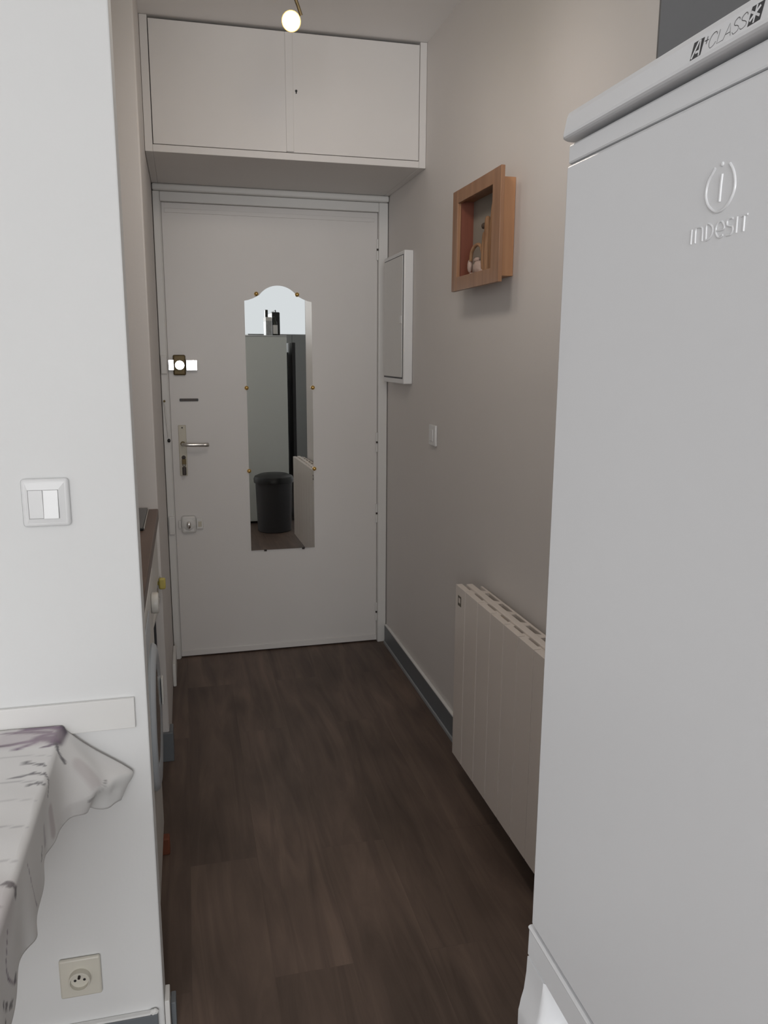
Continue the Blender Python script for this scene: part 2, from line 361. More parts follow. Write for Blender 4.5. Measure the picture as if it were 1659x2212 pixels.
# flat white rail across the near left wall
b = MB(); b.box((-2.2, YL-0.0085, 0.698), (-0.115, YL, 0.757), M['frame'], 0.0015)
struct(b.build('trim_1'))

# ------------------------------------------------------------------ entrance door
D0 = Vector((-0.066, 3.605, 0.0)); AL = 0.015
door = bpy.data.objects.new('door_1', None); col.objects.link(door); door.location = D0; door.rotation_euler = (0, 0, AL); struct(door)
door['label'] = 'white painted flush entrance door at the end of the corridor'
Z3 = (0, 0, 0)
def dpart(m, name, parent=None, label=None):
    return m.build(name, parent or door, label, loc=Z3)
m = MB(); m.box((0.0, 0.0, 0.006), (0.9274, 0.04, 1.9952), M['gloss'], 0.0015)
m.box((0.012, -0.003, 1.955), (0.912, 0.0, 1.972), M['gloss'], 0.001)
m.box((0.0, -0.006, 0.006), (0.9274, 0.0, 0.034), M['gloss'], 0.002)
dpart(m, 'leaf')
m = MB()
m.box((-0.0325, -0.022, 0.0), (-0.004, 0.035, 2.035), M['frame'], 0.003)
m.box((-0.012, -0.012, 0.0), (-0.0004, 0.0, 2.0), M['frame'], 0.003)
dpart(m, 'left_jamb')
m = MB(); m.box((0.9285, -0.022, 0.0), (0.9695, 0.035, 2.035), M['frame'], 0.003); dpart(m, 'right_jamb')
m = MB(); m.box((-0.004, -0.020, 1.996), (0.9285, 0.035, 2.035), M['frame'], 0.003)
dpart(m, 'frame_head')
m = MB(); m.box((-0.0325, -0.042, 2.0355), (0.9695, 0.035, 2.0615), M['frame'], 0.007, 3); dpart(m, 'head_moulding')
for z in (1.838, 0.978, 0.640, 0.151):
    m = MB(); m.cyl((0.9253, -0.006, z-0.045), (0.9253, -0.006, z+0.045), 0.0042, M['frame'])
    m.cyl((0.9253, -0.0105, z-0.004), (0.9253, -0.0105, z+0.004), 0.0045, M['darkmetal'])
    dpart(m, 'hinge')
# top lock: dull brass body, polished cylinder and bolt plates
lk = MB(); lk.box((0.020, -0.016, 1.287), (0.073, 0, 1.374), M['oldbrass'], 0.007, 3); lock = dpart(lk, 'rim_lock', label='dull brass rim lock with polished cylinder')
m = MB(); m.cyl((0.0475, -0.017, 1.3305), (0.0475, -0.030, 1.3305), 0.0205, M['chrome'], bev=0.0015); dpart(m, 'lock_cylinder', lock)
m = MB(); m.box((0.0005, -0.021, 1.309), (0.0235, -0.0165, 1.353), M['chrome'], 0.0015); dpart(m, 'bolt_plate', lock)
m = MB(); m.box((0.074, -0.021, 1.307), (0.1215, -0.002, 1.353), M['chrome'], 0.002); dpart(m, 'bolt_plate', lock)
m = MB(); m.box((-0.031, -0.034, 1.293), (-0.005, -0.0222, 1.372), M['frame'], 0.004); dpart(m, 'lock_keeper')
# letter slit cover
m = MB(); m.box((0.041, -0.004, 1.175), (0.120, -0.0002, 1.187), M['darkmetal'], 0.0015)
m.cyl((0.045, -0.002, 1.181), (0.045, -0.006, 1.181), 0.0048, M['black'], seg=12); m.cyl((0.116, -0.002, 1.181), (0.116, -0.006, 1.181), 0.0048, M['black'], seg=12)
dpart(m, 'chain_slot', label='narrow dark metal slot')
# chain rod on the jamb
m = MB(); m.tube([(-0.0232, -0.030, 1.182), (-0.020, -0.028, 1.12), (-0.013, -0.027, 1.02)], 0.0032, M['frame'])
m.cyl((-0.0232, -0.0225, 1.178), (-0.0232, -0.034, 1.178), 0.005, M['oldbrass'], seg=12)
dpart(m, 'chain_rod')
m = MB(); m.ball((-0.0115, -0.029, 1.008), 0.0085, M['black'], (0.8, 1, 1)); dpart(m, 'chain_knob', label='small black knob')
# lever handle on its long plate
hp = MB(); hp.box((0.0295, -0.007, 0.848), (0.0625, -0.0002, 1.072), M['plate'], 0.003)
hp.cyl((0.046, -0.007, 1.061), (0.046, -0.0085, 1.061), 0.0035, M['darkmetal'], seg=12)
plate = dpart(hp, 'handle_plate', label='cream long lock plate')
m = MB(); m.cyl((0.0467, -0.007, 0.991), (0.0467, -0.014, 0.991), 0.0105, M['oldbrass'], bev=0.002); dpart(m, 'rosette', plate)
m = MB(); m.tube(smooth_path([(0.0467, -0.012, 0.991), (0.0467, -0.040, 0.991), (0.058, -0.052, 0.991), (0.085, -0.054, 0.990), (0.115, -0.053, 0.989), (0.142, -0.050, 0.988), (0.154, -0.046, 0.988)], 5), [0.0065]*8+[0.0085]*17+[0.0095]*6, M['satin'], 12)
dpart(m, 'lever_handle', plate, 'satin metal lever handle')
m = MB(); m.cyl((0.0475, -0.0072, 0.930), (0.0475, -0.0085, 0.930), 0.009, M['darkmetal'], seg=16); m.box((0.0435, -0.0088, 0.905), (0.0515, -0.0072, 0.930), M['darkmetal'], 0.001); dpart(m, 'keyhole', plate)
# lower lock, painted over, with a bright knob
lk = MB(); lk.lathe([(0.0005, 0.018), (0.018, 0.018), (0.028, 0.013), (0.034, 0.004), (0.035, 0.0002)], (0.0575, 0, 0.628), (0, -1, 0), M['frame'])
lk.box((0.026, -0.014, 0.588), (0.089, -0.0002, 0.668), M['frame'], 0.010, 3); low = dpart(lk, 'lower_lock', label='white painted rim lock with chrome knob')
m = MB(); m.ball((0.0575, -0.030, 0.629), 0.0155, M['chrome'], (0.72, 0.7, 1.2)); m.cyl((0.0575, -0.012, 0.629), (0.0575, -0.026, 0.629), 0.005, M['satin']); dpart(m, 'lock_knob', low)
m = MB(); m.box((0.091, -0.013, 0.606), (0.1205, -0.0002, 0.655), M['frame'], 0.003); m.box((0.098, -0.0145, 0.616), (0.113, -0.013, 0.640), M['plate'], 0.001); dpart(m, 'bolt_plate', low)
m = MB(); m.box((0.013, -0.012, 0.611), (0.0235, -0.0002, 0.648), M['frame'], 0.003); dpart(m, 'bolt_plate', low)
m = MB(); m.box((-0.0285, -0.036, 0.590), (-0.002, -0.0222, 0.672), M['frame'], 0.004); dpart(m, 'lock_keeper')

def on_door(u, v, z):
    """door-leaf coordinates (along the door, out from it, height) to the room"""
    return D0 + Vector((u*math.cos(AL) + v*math.sin(AL), u*math.sin(AL) - v*math.cos(AL), z))
# key left hanging in the lock
k = thing('door_key', on_door(0.048, 0.009, 0.915), 'dark key hanging from the keyhole of the cream lock plate', 'key', (0, 0, AL))
m = MB(); m.cyl((0, 0, 0), (0, -0.022, 0), 0.0032, M['oldbrass'], seg=12); m.box((-0.009, -0.024, -0.013), (0.009, -0.020, 0.011), M['oldbrass'], 0.0015); m.build('key', k, loc=Z3)
m = MB(); m.tube([(0.006*math.sin(a), -0.022, -0.016 - 0.008*math.cos(a)+0.002) for a in [i*math.pi/8 for i in range(17)]], 0.0011, M['darkmetal'], 6); m.build('key_ring', k, loc=Z3)
m = MB(); m.box((-0.0085, -0.026, -0.060), (0.0085, -0.019, -0.024), M['darkmetal'], 0.003); m.build('key_fob', k, loc=Z3)

# ------------------------------------------------------------------ mirror on the door
mr = thing('wall_mirror', on_door(0.3312, 0.0065, 0.4905), 'tall frameless mirror with an arched top fixed to the door', 'mirror', (R(MIR_TILT), 0, AL))
MW, MS, MT = 0.2950, 1.1150, 1.182
pts = [(0, 0), (MW, 0), (MW, MS)]
sh_ = [(0.018, MS+0.004), (0.036, MS+0.0105), (0.052, MS+0.0185)]
pts += [(MW-x, z) for x, z in sh_]
for i in range(21):
    a = R(37 + 106*i/20); rad = 0.1025
    pts.append((MW/2 + rad*math.cos(a), MT - rad + rad*math.sin(a)))
pts += sh_[::-1] + [(0, MS)]
m = MB(); m.prism([(x, 0.004, z) for x, z in pts], (0, -0.004, 0), M['mirror']); m.build('mirror_glass', mr, loc=Z3)
for x, z in ((0.0525, 1.145), (0.231, 1.146), (-0.0005, 0.741), (0.2955, 0.741), (0.0005, 0.370), (0.298, 0.3715)):
    m = MB(); m.lathe([(0.0005, 0.0105), (0.005, 0.0095), (0.0085, 0.006), (0.0095, 0.0015), (0.0095, 0.0)], (x, 0.0, z), (0, -1, 0), M['brass'], 16); m.cyl((x, 0.0055, z), (x, 0, z), 0.006, M['brass'], seg=12)
    m.build('mirror_clip', mr, 'round brass mirror clip', loc=Z3)
for x in (0.065, 0.2415):
    m = MB(); m.box((x-0.006, -0.003, -0.006), (x+0.006, 0.004, 0.003), M['darkmetal'], 0.001); m.build('mirror_foot_clip', mr, 'small dark clip under the mirror', loc=Z3)

# ------------------------------------------------------------------ overhead cupboard
YC = 3.037; CX0, CX1, CZ0 = -0.0995, XR-0.0006, 2.062
cb = thing('overhead_cupboard', (0.4, YC, CZ0), 'white two-door cupboard built in above the entrance door', 'cupboard')
m = MB()
m.box((CX0, YC, CZ0), (CX0+0.026, YW, CEIL-0.001), M['cupb'], 0.002)
m.box((CX1-0.026, YC, CZ0), (CX1, YW, CEIL-0.001), M['cupb'], 0.002)
m.box((CX0+0.026, YC, CZ0), (CX1-0.026, YW, CZ0+0.024), M['cupb'], 0.002)
m.box((CX0+0.026, YW-0.02, CZ0+0.024), (CX1-0.026, YW, CEIL-0.001), M['gloss'])
m.build('carcass', cb)
m = MB(); m.box((CX0+0.0285, YC+0.003, CZ0+0.0265), (0.3885, YC+0.021, CEIL-0.010), M['cupb'], 0.0015); m.build('cupboard_door', cb)
m = MB(); m.box((0.3895, YC+0.003, CZ0+0.0265), (CX1-0.0275, YC+0.021, CEIL-0.010), M['cupb'], 0.0015)
m.box((0.3875, YC-0.003, CZ0+0.028), (0.414, YC+0.003, CEIL-0.012), M['cupb'], 0.0015)
d2 = m.build('cupboard_door', cb)
m = MB(); m.cyl((0.4255, YC+0.003, 2.293), (0.4255, YC+0.0015, 2.293), 0.0042, M['black'], seg=12); m.box((0.4235, YC+0.0015, 2.284), (0.4275, YC+0.003, 2.292), M['black']); m.build('keyhole', d2, loc=Z3)

# ------------------------------------------------------------------ electric panel, switch, picture box and radiator on the right wall
ep = thing('fuse_box', (XR, 3.35, 1.26), 'slim white electric panel on the right wall beside the door', 'electric panel')
m = MB(); m.box((0.868, 3.185, 1.261), (XR-0.0005, 3.515, 1.789), M['white'], 0.004); m.build('panel_body', ep)
m = MB(); m.box((0.8676, 3.196, 1.281), (0.86795, 3.510, 1.774), M['darkgrey']); m.build('door_gap', ep)
m = MB(); m.box((0.8645, 3.202, 1.288), (0.8675, 3.505, 1.770), M['frame'], 0.001); pd = m.build('panel_door', ep)
m = MB(); m.box((0.8615, 3.205, 1.505), (0.8643, 3.235, 1.535), M['white'], 0.001); m.build('latch', pd, loc=Vector((0, 0, 0)))
sw = thing('light_switch', (XR, 2.875, 1.08), 'small white light switch halfway along the right corridor wall', 'switch')
m = MB(); m.box((XR-0.010, 2.835, 1.043), (XR-0.0005, 2.915, 1.121), M['white'], 0.003); m.build('cover_plate', sw)
m = MB(); m.box((XR-0.0135, 2.855, 1.060), (XR-0.0102, 2.895, 1.104), M['white'], 0.0015); m.build('rocker', sw)

# shadow-box picture
PX = 0.845                       # front of the moulding
px = thing('shadow_box_frame', (XR, 2.33, 1.58), 'orange pine shadow box of twigs and shells hung on the right wall', 'picture frame')
y0, y1, z0, z1 = 2.125, 2.524, 1.578, 1.880
oy0, oy1, oz0, oz1 = 2.185, 2.478, 1.620, 1.841
m = MB()
m.box((PX, y0, z0), (PX+0.012, oy0, z1), M['pine'], 0.0015); m.box((PX, oy1, z0), (PX+0.012, y1, z1), M['pine'], 0.0015)
m.box((PX+0.0002, oy0, z0+0.0002), (PX+0.012, oy1, oz0), M['pine'], 0.0015); m.box((PX+0.0002, oy0, oz1), (PX+0.012, oy1, z1-0.0002), M['pine'], 0.0015)
m.build('front_moulding', px)
m = MB()
bx0, bx1 = PX+0.0122, XR-0.0006
m.box((bx0, 2.168, z0+0.020), (bx1, 2.180, z1-0.02), M['pinecase'], 0.001)
m.box((bx0, 2.180, z0+0.020), (bx1, 2.484, z0+0.032), M['pinecase'], 0.001); m.box((bx0, 2.180, z1-0.032), (bx1, 2.484, z1-0.02), M['pine'], 0.001)
m.box((bx0, 2.484, z0+0.020), (bx1, 2.496, z1-0.02), M['pinedark'], 0.001)
m.build('case', px)
m = MB(); m.box((bx1-0.006, 2.1802, z0+0.0322), (bx1-0.0002, 2.4838, z1-0.0322), M['backboard']); m.build('backboard', px)
for yy, dy, zz, r in ((2.275, 0.012, 1.775, 0.011), (2.240, 0.000, 1.805, 0.010), (2.300, 0.010, 1.735, 0.009)):
    m = MB(); m.tube(smooth_path([(0.872, yy, z0+0.033), (0.870, yy+0.004, (z0+zz)/2), (0.873, yy+dy, zz-0.02), (0.874, yy+dy*1.3, zz)], 4), [r*0.9, r, r, r, r, r*0.95, r*0.9, r*0.9, r*0.85, r*0.8, r*0.7, r*0.6, r*0.35], M['stick'], 10); m.build('driftwood_stick', px)
m = MB(); m.tube(smooth_path([(0.880, 2.295, 1.75), (0.884, 2.262, 1.79), (0.888, 2.235, 1.83)], 4), 0.005, M['twig'], 8); m.ball((0.872, 2.315, 1.752), 0.011, M['twig'], (0.7, 1.1, 0.8), 10); m.build('dark_twig', px)
m = MB(); m.tube(smooth_path([(0.866, 2.405, 1.662), (0.866, 2.395, 1.69), (0.870, 2.365, 1.705), (0.873, 2.335, 1.695), (0.874, 2.318, 1.66)], 5), 0.0055, M['stick'], 8); m.build('bent_twig', px)
for (yy, zz, r, sc) in ((2.338, 1.636, 0.024, (0.55, 1.25, 0.85)), (2.412, 1.648, 0.012, (0.6, 0.8, 1.7)), (2.352, 1.660, 0.012, (0.6, 1.7, 0.6)), (2.392, 1.619, 0.013, (0.7, 1.8, 0.6)), (2.312, 1.622, 0.013, (0.6, 1.3, 0.8))):
    t = bmesh.new(); bmesh.ops.create_icosphere(t, subdivisions=3, radius=r)
    for v in t.verts:
        n_ = v.co.normalized(); v.co *= 1 + 0.10*math.sin(n_.y*9+yy*90) * math.cos(n_.z*7+yy*50)
    m = MB(); m.merge(t, M['shell'], True, Matrix.Translation((0.866, yy, zz)) @ Matrix.Diagonal((*sc, 1))); m.build('shell', px)
m = MB(); m.ball((PX+0.006, 2.20, z1-0.001), 0.0038, M['brass'], (1, 1, 0.8), 12); m.build('hanging_screw', px)

# electric radiator
RX0, RX1, RY0, RY1, RZ0, RZ1 = 0.807, 0.882, 1.470, 2.303, 0.092, 0.668
rd = thing('radiator', (XR, 1.9, RZ0), 'cream electric panel radiator on the right wall behind the fridge', 'radiator')
yl = [2.303, 2.214, 2.106, 2.005, 1.908, 1.812, 1.715, 1.615, 1.530, 1.470]
for i in range(len(yl)-1):
    m = MB(); m.box((RX0, yl[i+1]+0.0016, RZ0), (RX0+0.020, yl[i]-0.0016, RZ1), M['cream'], 0.0004); m.build('front_panel', rd)
m = MB()
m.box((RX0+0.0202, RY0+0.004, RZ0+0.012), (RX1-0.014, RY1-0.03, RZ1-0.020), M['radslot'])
m.box((RX0+0.030, RY0, RZ1-0.019), (RX0+0.052, RY1-0.012, RZ1+0.002), M['cream'], 0.003)
m.build('core', rd)
m = MB()
for i in range(len(yl)-1):
    yy = yl[i+1] + 0.002
    m.box((RX0+0.018, yy-0.012, RZ1-0.018), (RX0+0.030, yy+0.026, RZ1-0.003), M['cream'], 0.0015)
    m.prism([(RX0+0.0522, yy-0.010, RZ1-0.006), (RX0+0.0522, yy+0.030, RZ1-0.006), (RX1, yy+0.010, RZ1-0.006), (RX1, yy-0.010, RZ1-0.006)], (0, 0, -0.010), M['cream'])
m.box((RX1, RY0+0.004, RZ0+0.012), (RX1+0.008, RY1-0.020, RZ1-0.006), M['cream'], 0.002)
m.build('top_grille', rd)
for yy in (1.62, 2.12):
    m = MB(); m.box((RX1+0.0082, yy, 0.20), (XR-0.0005, yy+0.04, 0.60), M['cream']); m.build('wall_bracket', rd)
m = MB(); m.box((RX0-0.0012, 2.249, 0.608), (RX0-0.0002, 2.277, 0.640), M['radslot'], 0.0003); m.box((RX0-0.0016, 2.254, 0.618), (RX0-0.0013, 2.270, 0.634), M['cream']); m.build('control_window', rd, 'small dark control window')

# ------------------------------------------------------------------ fridge
FX, FY0, FY1, FB, FT = 0.28, 0.028, 0.5775, 0.915, 1.553
fr = thing('fridge', (0.58, 0.30, 0), 'tall white fridge with embossed logo in the right foreground', 'fridge')
m = MB(); m.box((FX+0.048, FY0+0.004, 0.02), (FB, FY1-0.004, 1.545), M['fridgeside'], 0.006)
m.build('body', fr)
m = MB()
for i in range(10): m.box((FB+0.0005, 0.08+i*0.048, 0.35), (FB+0.018, 0.09+i*0.048, 1.42), M['black'])
for i in range(22): m.box((FB+0.005, 0.08, 0.36+i*0.05), (FB+0.011, 0.53, 0.366+i*0.05), M['black'])
m.build('rear_condenser', fr)
# upper door: rounded far edge, straight bottom
SP = 0.882
m = MB(); m.box((FX+0.0005, FY0, SP), (FX+0.043, FY1-0.0015, 1.5172), M['enamel'], 0.0022, 3)
m.box((FX+0.0018, FY0+0.001, 1.5182), (FX+0.044, FY1-0.001, 1.5318), M['enamel'], 0.0015)
ud = m.build('upper_door', fr)
m = MB(); m.box((FX+0.0432, FY0+0.01, SP+0.01), (FX+0.0478, FY1-0.01, 1.525), M['darkgrey']); m.build('door_seal', fr)
# top trim with an undercut lower edge
prof = [(FX+0.016, 1.5545), (FX+0.0025, 1.5540), (FX-0.0018, 1.5520), (FX-0.0032, 1.5485), (FX-0.0054, 1.5372), (FX-0.0051, 1.5355), (FX-0.0038, 1.5346), (FX-0.001, 1.5344), (FX+0.006, 1.5344), (FX+0.060, 1.5344), (FX+0.060, 1.5545)]
m = MB(); m.prism([(x, FY0, z) for x, z in prof], (0, FY1-FY0-0.006, 0), M['fridgeplastic'])
yc = FY1-0.006
end = [(yc, 0.0), (FY1-0.0015, 0.0025), (FY1+0.0012, 0.007)]
for k in range(2):
    (ya, ia), (yb, ib) = end[k], end[k+1]
    t = bmesh.new(); A_, B_ = [], []
    for x, z in prof:
        def ins(x, z, i): return (x + i*0.8 if x < FX+0.01 else x, z - (i*0.6 if z > 1.545 else 0))
        xa, za = ins(x, z, ia); xb, zb = ins(x, z, ib)
        A_.append(t.verts.new((xa, ya, za))); B_.append(t.verts.new((xb, yb, zb)))
    for q in range(len(prof)): t.faces.new((A_[q], A_[(q+1) % len(prof)], B_[(q+1) % len(prof)], B_[q]))
    if k == 1: t.faces.new(B_)
    bmesh.ops.recalc_face_normals(t, faces=t.faces); m.merge(t, M['fridgeplastic'], True)
m.box((FX+0.0605, FY0, 1.5455), (FB, FY1, 1.5545), M['fridgeplastic'], 0.003)
top = m.build('top_trim', fr)
# printed energy mark on the trim's front face
def trim_x(z): return FX - 0.0032 - (1.5485 - z)/(1.5485-1.5365)*0.0020
def flat_poly(m, P, mat, lift): m.prism([(trim_x(z) - lift, y, z) for y, z in P], (0.00012, 0, 0), mat)
def stroke(m, P, r, mat, lift, sm=True):
    Q = [(y, z) for y, z in P]
    V = [Vector((trim_x(z) - lift, y, z)) for y, z in Q]
    V = smooth_path(V, 5) if (sm and len(V) > 3) else V
    nrm = Vector((-1, 0, 0)); t = bmesh.new(); L_, R_ = [], []
    for i, p in enumerate(V):
        d = (V[min(i+1, len(V)-1)] - V[max(i-1, 0)]); d.x = 0; d.normalize(); s_ = d.cross(nrm)
        L_.append(t.verts.new(p + s_*r)); R_.append(t.verts.new(p - s_*r))
    for i in range(len(V)-1): t.faces.new((L_[i], L_[i+1], R_[i+1], R_[i]))
    bmesh.ops.recalc_face_normals(t, faces=t.faces); m.merge(t, mat)
m = MB()
flat_poly(m, A_BOX, M['ink'], 0.0003); flat_poly(m, STAR_BOX, M['ink'], 0.0003)
for l in A_STROKES: stroke(m, l, 0.00062, M['fridgeplastic'], 0.00045, False)
for l in STAR: stroke(m, l, 0.0006, M['fridgeplastic'], 0.00045, False)
for l in PLUS: stroke(m, l, 0.00022, M['ink'], 0.0003, False)
for l in CLASS: stroke(m, l, 0.00016, M['ink'], 0.0003, len(l) > 4)
m.build('energy_mark', top, 'dark printed letters A+ CLASS and a star', loc=Vector((0, 0, 0)))
# embossed maker's mark on the upper door
def emb(m, P, r, mat=M['fridgeplastic'], sm=True):
    V = [Vector((FX+0.0004, y, z)) for y, z in P]
    V = smooth_path(V, 5) if (sm and len(V) > 2) else V
    m.tube(V, r, mat, 8, flat=Vector((1, 0, 0)))
m = MB()
emb(m, RING, 0.0008); emb(m, STEM, 0.0008); m.ball((FX+0.0004, DOT[0][0], DOT[0][1]), 0.0013, M['fridgeplastic'], (0.6, 1, 1), 12)
for l in WORD: emb(m, l, 0.0006, sm=len(l) > 4)
m.build('embossed_logo', ud, 'raised white ring emblem over the word INDESIT', loc=Vector((0, 0, 0)))
# lower door with a scooped grip under its top lip
m = MB()
far = FY1+0.0005
def slab(prof, ya, yb, mat, sm=False): m.prism([(x, ya, z) for x, z in prof], (0, yb-ya, 0), mat, sm)
lip = [(FX+0.043, 0.879), (FX+0.002, 0.879), (FX-0.0016, 0.8765), (FX-0.0028, 0.8725), (FX-0.0018, 0.8690), (FX-0.0006, 0.8660), (FX-0.0004, 0.8500), (FX+0.0015, 0.8480), (FX+0.028, 0.8480), (FX+0.030, 0.8790)]
lip = [(FX+0.043, 0.8795), (FX+0.0006, 0.8795), (FX-0.0008, 0.8788), (FX-0.0014, 0.8775), (FX-0.0010, 0.8760), (FX-0.0002, 0.8745), (FX-0.0006, 0.8500), (FX+0.0008, 0.8475), (FX+0.043, 0.8475)]
slab(lip, FY0, far, M['fridgeplastic'])
grip = [(FX+0.043, 0.8474), (FX+0.030, 0.8474), (FX+0.026, 0.826), (FX+0.012, 0.806), (FX-0.002, 0.800), (FX-0.0075, 0.7975), (FX-0.0095, 0.793), (FX-0.0085, 0.780), (FX-0.0060, 0.74), (FX-0.0050, 0.06), (FX+0.043, 0.06)]
slab(grip, FY0, 0.531, M['bluewhite'])
# far cheek of the grip: the recess runs out towards the door's far edge
def sstep0(a, b, x):
    q = max(0.0, min(1.0, (x-a)/(b-a))); return q*q*(3-2*q)
ns = 20; t = bmesh.new(); rows = []
for q in range(ns+1):
    f = q/ns; g = f*f*(3-2*f); ya = 0.531 + (far-0.531)*f
    k = sstep0(0.0, 0.30, f)
    pr = [(FX+0.043, 0.8474), (FX+0.030 - 0.0308*k, 0.8474), (FX+0.026 - 0.0272*k, 0.826 + 0.006*k), (FX+0.012 - 0.0150*k, 0.806 + 0.008*k), (FX-0.002 - 0.0035*k, 0.800 + 0.004*k), (FX-0.0075 + 0.0010*g, 0.7975), (FX-0.0095 + 0.0020*g, 0.793), (FX-0.0085 + 0.0010*g, 0.780), (FX-0.0060, 0.74), (FX-0.0050, 0.06), (FX+0.043, 0.06)]
    rows.append([t.verts.new((x, ya, z)) for x, z in pr])
for q in range(ns):
    for w_ in range(len(rows[0])): t.faces.new((rows[q][w_], rows[q][(w_+1) % 11], rows[q+1][(w_+1) % 11], rows[q+1][w_]))
t.faces.new(rows[0]); t.faces.new(rows[-1]); bmesh.ops.recalc_face_normals(t, faces=t.faces); m.merge(t, M['fridgeplastic'], True)
m.build('lower_door', fr)
for x, y in ((FX+0.09, FY0+0.05), (FX+0.09, FY1-0.05), (FB-0.06, FY0+0.05), (FB-0.06, FY1-0.05)):
    m = MB(); m.cyl((x, y, 0.0), (x, y, 0.02), 0.018, M['black'], seg=16); m.build('foot', fr)

# things standing on the fridge, met again in the mirror
FTOP = 1.5547
cbx = thing('cereal_box', (0.775, 0.50, FTOP), 'grey and white carton standing on the fridge, seen in the mirror', 'box')
m = MB(); m.box((0.752, 0.40, FTOP), (0.800, 0.545, FTOP+0.115), M['card'], 0.001); m.build('carton', cbx)
m = MB(); m.box((0.7515, 0.3995, FTOP+0.1152), (0.8005, 0.5455, FTOP+0.145), M['label'], 0.001); m.build('lid', cbx)
rm = thing('remote_control', (0.765, 0.50, FTOP+0.1452), 'black remote lying upright on the carton, seen in the mirror', 'remote')
m = MB(); m.box((0.753, 0.47, FTOP+0.1453), (0.775, 0.51, FTOP+0.205), M['black'], 0.003); m.build('remote_body', rm)
bt = thing('bottle', (0.828, 0.53, FTOP), 'small bottle with a pale label standing on the fridge, seen in the mirror', 'bottle')
m = MB(); m.lathe([(0.0005, 0), (0.018, 0), (0.0205, 0.004), (0.0205, 0.085), (0.017, 0.105), (0.008, 0.122), (0.0075, 0.140), (0.009, 0.142), (0.009, 0.150), (0.0005, 0.150)], (0.828, 0.53, FTOP), (0, 0, 1), M['bottle'], 20); bo = m.build('bottle_body', bt)
m = MB(); m.lathe([(0.0207, 0.012), (0.0210, 0.013), (0.0210, 0.082), (0.0207, 0.083)], (0.828, 0.53, FTOP), (0, 0, 1), M['label'], 20); m.build('bottle_label', bt)
rdo = thing('portable_radio', (0.845, 0.40, FTOP), 'black radio standing on the fridge behind the bottle, seen in the mirror', 'radio')
m = MB(); m.box((0.812, 0.22, FTOP), (0.877, 0.48, FTOP+0.19), M['black'], 0.008); m.build('radio_body', rdo)
m = MB(); m.tube([(0.845, 0.24, FTOP+0.188), (0.845, 0.25, FTOP+0.205), (0.845, 0.45, FTOP+0.205), (0.845, 0.46, FTOP+0.188)], 0.004, M['darkgrey'], 8); m.build('carrying_handle', rdo)

pnl = thing('gap_shade_board', (0.975, 0.33, 0), 'added black board for the dark gap behind the fridge, seen in the mirror', 'board')  # added board, its black stands for deep shade in the gap
m = MB(); m.box((0.962, 0.10, 0.012), (0.990, 0.55, 1.50), M['black'], 0.004); m.build('board', pnl)  # added board, stands for the shaded gap
for y in (0.16, 0.49):
    m = MB(); m.box((0.958, y-0.02, 0.0), (0.994, y+0.02, 0.0115), M['darkgrey'], 0.002); m.build('foot', pnl)

gc = thing('added_grey_cupboard', (1.45, -2.72, 0), 'added grey cupboard for the shaded wall under the bright window, seen in the mirror', 'cupboard')  # made-up cupboard, its grey stands for shade on the back wall
m = MB(); m.box((0.93, -2.98, 0.05), (1.97, -2.50, 1.665), M['shadegrey'], 0.004); m.build('added_cupboard_body', gc)
for x0 in (0.934, 1.452):
    m = MB(); m.box((x0, -2.4998, 0.07), (x0+0.514, -2.482, 1.655), M['shadegrey'], 0.003); gd = m.build('cupboard_door', gc)  # doors of the added cupboard, grey for the shaded wall
m = MB(); m.box((0.95, -2.96, 0.0), (1.95, -2.53, 0.0495), M['darkgrey']); m.build('added_cupboard_plinth', gc)

# bin between fridge and radiator, met in the mirror
bn = thing('waste_bin', (0.742, 0.87, 0), 'dark grey lidded waste bin behind the fridge, seen in the mirror', 'bin')
m = MB(); m.lathe([(0.0005, 0.0), (0.128, 0.0), (0.134, 0.006), (0.146, 0.40), (0.1465, 0.402), (0.0005, 0.402)], (0.742, 0.87, 0), (0, 0, 1), M['darkgrey'], 40); m.build('bin_body', bn)
m = MB(); m.lathe([(0.150, 0.395), (0.158, 0.396), (0.159, 0.425), (0.150, 0.445), (0.11, 0.462), (0.05, 0.470), (0.0005, 0.471)], (0.742, 0.87, 0), (0, 0, 1), M['black'], 40); ld = m.build('bin_lid', bn)

# ------------------------------------------------------------------ near left wall fittings
s2 = thing('double_light_switch', (-0.240, YL, 1.127), 'white double rocker light switch on the near left wall', 'switch')
m = MB(); m.box((-0.2785, YL-0.0095, 1.0855), (-0.2015, YL-0.0001, 1.1695), M['white'], 0.006, 3)
t = bmesh.new()
o_ = [(-0.272, 1.092), (-0.208, 1.092), (-0.208, 1.163), (-0.272, 1.163)]; i_ = [(-0.2675, 1.1005), (-0.2185, 1.1005), (-0.2185, 1.1505), (-0.2675, 1.1505)]
ov = [t.verts.new((x, YL-0.0094, z)) for x, z in o_]; iv = [t.verts.new((x, YL-0.0122, z)) for x, z in i_]
for q in range(4): t.faces.new((ov[q], ov[(q+1) % 4], iv[(q+1) % 4], iv[q]))
bmesh.ops.recalc_face_normals(t, faces=t.faces); m.merge(t, M['white'])
m.build('cover_plate', s2)
m = MB(); m.box((-0.2670, YL-0.0125, 1.1010), (-0.2440, YL-0.009, 1.1500), M['white'], 0.0008); m.build('rocker', s2)
m = MB(); m.prism([(-0.2430, YL-0.009, 1.1010), (-0.2430, YL-0.0175, 1.1010), (-0.2430, YL-0.0125, 1.1500), (-0.2430, YL-0.009, 1.1500)][::-1], (0.0240, 0, 0), M['white'], bev=0.0006); m.build('rocker', s2, 'brighter right-hand rocker pressed in at the top')
s3 = thing('wall_socket', (-0.2445, YL, 0.19), 'cream power socket low on the near left wall', 'socket')
